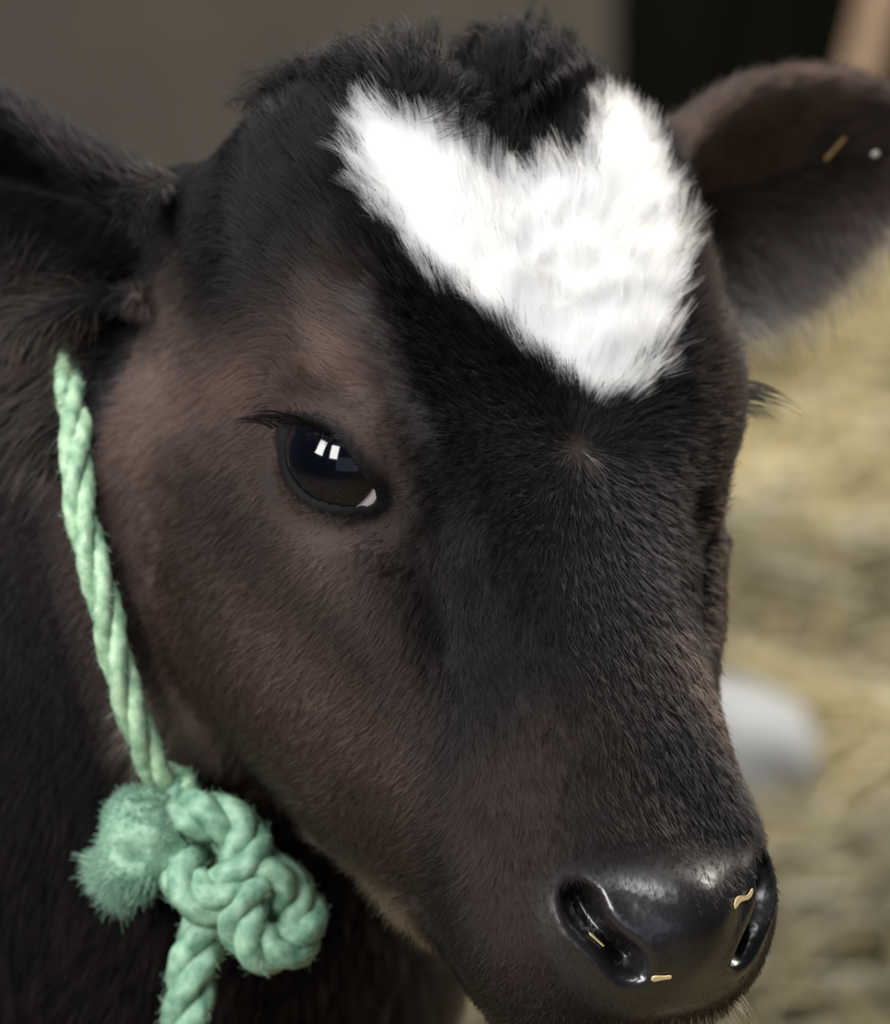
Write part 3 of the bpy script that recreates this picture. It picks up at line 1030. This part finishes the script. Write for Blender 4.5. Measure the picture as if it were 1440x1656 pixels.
def fuzz_on(V, Pc, Tc, count, ln):
    k = rng.integers(0, len(V), count)
    r = V[k]
    c = Pc[np.array([np.argmin(((Pc - q) ** 2).sum(1)) for q in r])]
    ti = Tc[np.array([np.argmin(((Pc - q) ** 2).sum(1)) for q in r])]
    d = unit(unit(r - c) * 0.28 + ti * rng.choice([-1, 1], (count, 1)) * 0.9 + rng.normal(size=(count, 3)) * 0.25)
    return r - unit(r - c) * 0.03, d, rng.uniform(0.3, 1.0, count) * ln


vis_pts = v1[v1[:, 2] > -14.5]
R_, D_, L_n = fuzz_on(vis_pts, p1, t1, 6500, 0.28)
R2_, D2_, L2n = fuzz_on(v2, p2, t2, 6500, 0.30)
vl = v3[v3[:, 1] > -16]
R3_, D3_, L3n = fuzz_on(vl, p3, t3, 2400, 0.30)
fuzz('fuzz', np.vstack([R_, R2_, R3_]), np.vstack([D_, D2_, D3_]), np.r_[L_n, L2n, L3n], 0.008, halter)
k = rng.integers(nsf * 6, len(FV), 15000)
out = unit(FV[k] - FRAY[1])
edge = (FV[k] - FRAY[1]) @ fy
dd = unit(out * 0.45 + fx * 0.5 + fy * 0.5 * (edge > 0)[:, None] + vnoise(FV[k], 1.6, 71) * 0.6 + rng.normal(size=(15000, 3)) * 0.4)
ll = rng.uniform(0.10, 0.34, 15000) * np.where(edge > 0.9, 1.8, 0.8)
fuzz('fray_fibres', FV[k] - out * 0.1, dd, ll, 0.011, fray)

# ------------------------------------------------------------------ barn floor, wall, doorway
def simple_mat(name, c0, c1, scale, rough=0.85, bump=0.3, dist=0.01, stretch=(1, 1, 1), detail=6):
    t = NT(name)
    tc_ = t.n('ShaderNodeTexCoord'); mp = t.n('ShaderNodeMapping'); mp.inputs['Scale'].default_value = stretch
    nz_ = t.n('ShaderNodeTexNoise'); nz_.inputs['Scale'].default_value = scale; nz_.inputs['Detail'].default_value = detail
    t.l(tc_.outputs['Object'], mp.inputs[0]); t.l(mp.outputs[0], nz_.inputs['Vector'])
    r_ = t.n('ShaderNodeValToRGB')
    r_.color_ramp.elements[0].position = 0.32; r_.color_ramp.elements[0].color = (*c0, 1)
    r_.color_ramp.elements[1].position = 0.68; r_.color_ramp.elements[1].color = (*c1, 1)
    t.l(nz_.outputs['Fac'], r_.inputs[0]); t.l(r_.outputs[0], t.b.inputs['Base Color'])
    t.b.inputs['Roughness'].default_value = rough
    if bump:
        b_ = t.n('ShaderNodeBump'); b_.inputs['Strength'].default_value = bump; b_.inputs['Distance'].default_value = dist
        t.l(nz_.outputs['Fac'], b_.inputs['Height']); t.l(b_.outputs[0], t.b.inputs['Normal'])
    return t.m


def box_geo(lo, hi):
    x0, y0, z0 = lo; x1, y1, z1 = hi
    V = [(x0, y0, z0), (x1, y0, z0), (x1, y1, z0), (x0, y1, z0), (x0, y0, z1), (x1, y0, z1), (x1, y1, z1), (x0, y1, z1)]
    F = [(0, 3, 2, 1), (4, 5, 6, 7), (0, 1, 5, 4), (1, 2, 6, 5), (2, 3, 7, 6), (3, 0, 4, 7)]
    return np.array(V, float), F


M_DIRT = simple_mat('trampled_earth', (0.085, 0.062, 0.036), (0.23, 0.185, 0.10), 7, bump=0.5, dist=0.02)
M_PLASTER = simple_mat('dim_plaster', (0.065, 0.056, 0.044), (0.11, 0.096, 0.08), 2.2, bump=0.2)
M_DOORSHADE = simple_mat('doorway_shade', (0.003, 0.0031, 0.0023), (0.0065, 0.0068, 0.0048), 3, stretch=(8, 1, 1))  # near-black: the shade of the open doorway is put into the colour
M_STRAW = NT('straw'); _a = M_STRAW.n('ShaderNodeAttribute', attribute_name='tone')
M_STRAW.l(_a.outputs['Color'], M_STRAW.b.inputs['Base Color']); M_STRAW.b.inputs['Roughness'].default_value = 0.5
M_STRAW = M_STRAW.m


def place(name, V, F, mat, parent=None, smooth=False, kind=None, origin=(0, 0, 0)):
    o = bpy.data.objects.new(name, mesh_np(name, np.asarray(V) - np.asarray(origin), F, mat, smooth))
    o.location = origin
    link(o, parent)
    if kind: o['kind'] = kind
    return o


fv, ff = box_geo((-4, -3, -0.1), (4, 3.6, 0))
place('floor', fv, ff, M_DIRT, kind='structure')
wv, wf = box_geo((-4, 3.4, 0), (0.17, 3.6, 3))
place('wall_back', wv, wf, M_PLASTER, kind='structure')
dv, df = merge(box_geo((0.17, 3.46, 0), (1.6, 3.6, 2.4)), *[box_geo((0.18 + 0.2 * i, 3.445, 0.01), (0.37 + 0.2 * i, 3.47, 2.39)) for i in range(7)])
M_DOORSHADE.node_tree.nodes['Principled BSDF'].inputs['Specular IOR Level'].default_value = 0.05
place('door_1', dv, df, M_DOORSHADE, kind='structure')  # dark planks stand in for the depth of the doorway
wv, wf = merge(box_geo((1.6, 3.4, 0), (4, 3.6, 3)), box_geo((0.17, 3.4, 2.4), (1.6, 3.6, 3)))
place('wall_right', wv, wf, M_PLASTER, kind='structure')

# leaning timber by the door
def prism_path(path, w, d, n=24):
    P = catmull(path, n); T, B1, B2 = frames(P)
    V = []
    for i in range(n):
        for a, b in ((-1, -1), (1, -1), (1, 1), (-1, 1)):
            V.append(P[i] + B1[i] * a * w + B2[i] * b * d)
    F = grid_faces(n, 4); F.append((3, 2, 1, 0)); F.append(tuple((n - 1) * 4 + j for j in range(4)))
    return np.array(V), F


pv, pf = prism_path([(0.365, 3.20, 0.0), (0.43, 3.25, 0.25), (0.50, 3.30, 0.55), (0.62, 3.36, 1.1)], 0.016, 0.016)
po = place('timber_post', pv, pf, simple_mat('weathered_wood', (0.30, 0.20, 0.13), (0.46, 0.33, 0.23), 9, stretch=(6, 6, 1)), origin=(0.365, 3.20, 0))
tag(po, 'light tan timber post leaning behind the ear at the top right corner', 'post')

# ------------------------------------------------------------------ straw bedding
def straw_mesh(n, xr, yr, zr, lr, seed, wr=(0.0018, 0.0035)):
    r = np.random.default_rng(seed)
    c = np.c_[r.uniform(*xr, n), r.uniform(*yr, n), r.uniform(*zr, n)]
    yaw = r.uniform(0, 2 * PI, n); pit = r.normal(0, 0.16, n); L = r.uniform(*lr, n); wd = r.uniform(*wr, n)
    d = np.c_[np.cos(yaw) * np.cos(pit), np.sin(yaw) * np.cos(pit), np.sin(pit)]
    s = np.c_[-np.sin(yaw), np.cos(yaw), np.zeros(n)]; u = np.cross(d, s)
    bend = r.normal(0, 0.06, (n, 1)) * s + np.abs(r.normal(0, 0.04, (n, 1))) * u
    V = np.zeros((n, 3, 4, 3))
    for i, t in enumerate((-0.5, 0.0, 0.5)):
        p = c + d * (L * t)[:, None] - bend * (4 * t * t) * L[:, None]
        for j, (a, b) in enumerate(((1, 0), (0, 0.7), (-1, 0), (0, -0.7))):
            V[:, i, j] = p + (s * a + u * b) * wd[:, None]
    V = V.reshape(-1, 3)
    V[:, 2] = np.maximum(V[:, 2], 0.001)
    V[:, 1] = np.minimum(V[:, 1], 3.39)
    base = (np.arange(n) * 12)[:, None]
    q = []
    for i in range(2):
        for j in range(4):
            k = (j + 1) % 4
            q.append([i * 4 + j, i * 4 + k, i * 4 + 4 + k, i * 4 + 4 + j])
    q += [[3, 2, 1, 0], [8, 9, 10, 11]]
    F = (base[:, None, :] + np.array(q)[None]).reshape(-1, 4)
    pal = np.array([[0.43, 0.35, 0.16], [0.35, 0.295, 0.135], [0.51, 0.44, 0.26], [0.22, 0.18, 0.10], [0.14, 0.105, 0.065], [0.58, 0.54, 0.42]])
    patch = 0.5 + 0.5 * np.clip(vnoise(c * 9.0 * np.array([0.7, 0.7, 1]), 1.0, 77)[:, 0], -1, 1)
    cl = (0.45 + 0.85 * patch[:, None]) * pal[r.choice(len(pal), n, p=[.26, .24, .18, .16, .08, .08])] * r.uniform(0.7, 1.15, (n, 1))
    return V, F, np.repeat(cl, 12, 0)


def straw_object(name, *a, **k):
    V, F, C = straw_mesh(*a, **k)
    me = mesh_np(name, V, F, M_STRAW, False)
    colour_attr(me, 'tone', C)
    return link(bpy.data.objects.new(name, me))


V_, F_, C_ = [], [], []
off = 0
for spec in (dict(n=15000, xr=(-0.15, 0.95), yr=(0.7, 3.28), zr=(0.003, 0.035), lr=(0.05, 0.19), seed=1), dict(n=6000, xr=(-2.6, 2.4), yr=(-0.6, 3.28), zr=(0.003, 0.02), lr=(0.06, 0.2), seed=2)):
    a, b, c = straw_mesh(**spec)
    V_.append(a); F_.append(b + off); C_.append(c); off += len(a)
me = mesh_np('straw_bedding', np.vstack(V_), np.vstack(F_), M_STRAW, False)
colour_attr(me, 'tone', np.vstack(C_))
bed = link(bpy.data.objects.new('straw_bedding', me))
tag(bed, 'yellow loose straw spread over the barn floor behind the calf', 'straw', kind='stuff')

# pale stone, stick and pale stalks lying on the straw
def rock(c, r, seed, n=28, amp=0.10):
    v, f = sphere((0, 0, 0), 1.0, n)
    k = vnoise(v, 1.3, seed)[:, :1] * amp + vnoise(v, 3.0, seed + 1)[:, :1] * amp * 0.3
    v = v * (1 + k)
    v[:, 2] = np.sign(v[:, 2]) * np.abs(v[:, 2]) ** 0.85
    return v * np.asarray(r) + np.asarray(c), f


rv, rf = rock((0.180, 1.64, 0.045), (0.074, 0.055, 0.056), 4, amp=0.16)
st = place('stone', rv, rf, simple_mat('pale_stone', (0.32, 0.33, 0.35), (0.47, 0.47, 0.48), 18, rough=0.7), smooth=True, origin=(0.18, 1.64, 0.0))
tag(st, 'rounded pale grey stone on the straw beside the calf muzzle', 'stone')
sv_, sf_, *_ = [x for x in (lambda g: g)(tube([(16, 155, 0.9), (24, 153.5, 1.0), (31, 156, 0.9), (37, 154.5, 1.0)], [0.7, 0.9, 0.8, 0.6], 30, 10))]
sk_ = place('stick', sv_ / 100, sf_, simple_mat('greenish_bark', (0.055, 0.065, 0.042), (0.11, 0.12, 0.08), 40), smooth=True, origin=(0.26, 1.55, 0))
tag(sk_, 'dark greenish stick lying across the straw below the pale stone', 'stick')


def stalk(name, pts, w, colr, label, cat='straw'):
    P = np.asarray(pts, float)
    v, f = prism_path(P, w, w * 0.35, 14)
    o = place(name, v, f, None, origin=tuple(P[0]))
    c = np.asarray(colr)
    m = NT(name + '_surface'); m.b.inputs['Base Color'].default_value = (*c, 1); m.b.inputs['Roughness'].default_value = 0.5
    o.data.materials.append(m.m)
    tag(o, label, cat)
    return o


stalk('straw_stalk', [(0.385, 1.30, 0.030), (0.40, 1.275, 0.032), (0.42, 1.25, 0.028)], 0.008, (0.62, 0.60, 0.58), 'broad whitish stalk on the straw at the right edge, level with the nose', 'stalk')
stalk('straw_stalk', [(0.265, 1.19, 0.024), (0.30, 1.21, 0.028), (0.335, 1.235, 0.026)], 0.008, (0.52, 0.44, 0.27), 'thick pale tan stalk on the straw right of the nose', 'stalk')


def flake(name, A, B, w, colr, label, up, kink=0.0, off=0.05):
    """a flat bit of straw lying on the calf, ends in head cm"""
    A, B = (np.array(bvh.find_nearest(Vector(q))[0]) for q in (A, B))
    up = unit(np.array(bvh.find_nearest(Vector((A + B) / 2))[1]))
    off = max(off, 0.03 + (np.array(bvh.find_nearest(Vector((A + B) / 2))[0]) - (A + B) / 2) @ up + 0.02)
    t = unit(B - A); s = np.cross(up, t)
    L = np.linalg.norm(B - A)
    n = 9
    V, F = [], []
    for i in range(n):
        f = i / (n - 1)
        c = A + (B - A) * f + up * off + s * kink * math.sin(f * 2 * PI) * L * 0.2
        ww = w * (1.0 + 0.25 * math.sin(5 * f + 1)) * (0.6 if i in (0, n - 1) else 1)
        for a, b in ((1, 0.02), (-1, 0.02), (-1, -0.02), (1, -0.02)):
            V.append(c + s * a * ww + up * b)
    F = grid_faces(n, 4); F.append((3, 2, 1, 0)); F.append(tuple((n - 1) * 4 + j for j in range(4)))
    V = W_(np.array(V)); org = V.mean(0)
    o = bpy.data.objects.new(name, mesh_np(name, V - org, F, None, False))
    o.location = org
    m = NT(name + '_surface'); m.b.inputs['Base Color'].default_value = (*colr, 1); m.b.inputs['Roughness'].default_value = 0.45
    o.data.materials.append(m.m)
    link(o); tag(o, label, 'straw', 'bits of straw stuck to the calf')
    return o


GOLD = (0.72, 0.56, 0.30)
flake('straw_bit', [1.10, -15.20, 1.78], [2.55, -14.72, 1.72], 0.085, GOLD, 'kinked straw bit on the upper right of the black nose', [0.3, -0.35, 0.85], kink=0.28)
flake('straw_bit', [-1.30, -16.75, 0.95], [-0.65, -16.55, 0.98], 0.085, (0.80, 0.66, 0.36), 'short pale straw bit below the nostril at the bottom of the nose', [0.0, -0.72, 0.7])
flake('straw_bit', [-2.62, -15.05, 0.40], [-2.25, -15.5, 0.40], 0.045, (0.45, 0.40, 0.18), 'tiny olive straw bit inside the nostril', [0.3, 0.2, 0.9])
flake('straw_bit', [17.30, 11.80, -4.02], [17.90, 12.45, -3.45], 0.055, (0.45, 0.30, 0.12), 'orange brown straw bit inside the far ear at right', [-0.09, -0.73, 0.67], off=0.35)
fl = rock((0, 0, 0), np.array([0.16, 0.11, 0.13]), 8, 10)
fo = put('chaff_speck', fl[0] + np.array([19.18, 11.85, -3.8]) + np.array([-0.13, -0.7, 0.7]) * 0.4, fl[1], simple_mat('chaff', (0.45, 0.42, 0.38), (0.62, 0.58, 0.52), 90), W_([19.18, 11.85, -3.8]))
tag(fo, 'small whitish chaff speck inside the far ear beside a straw bit', 'chaff')
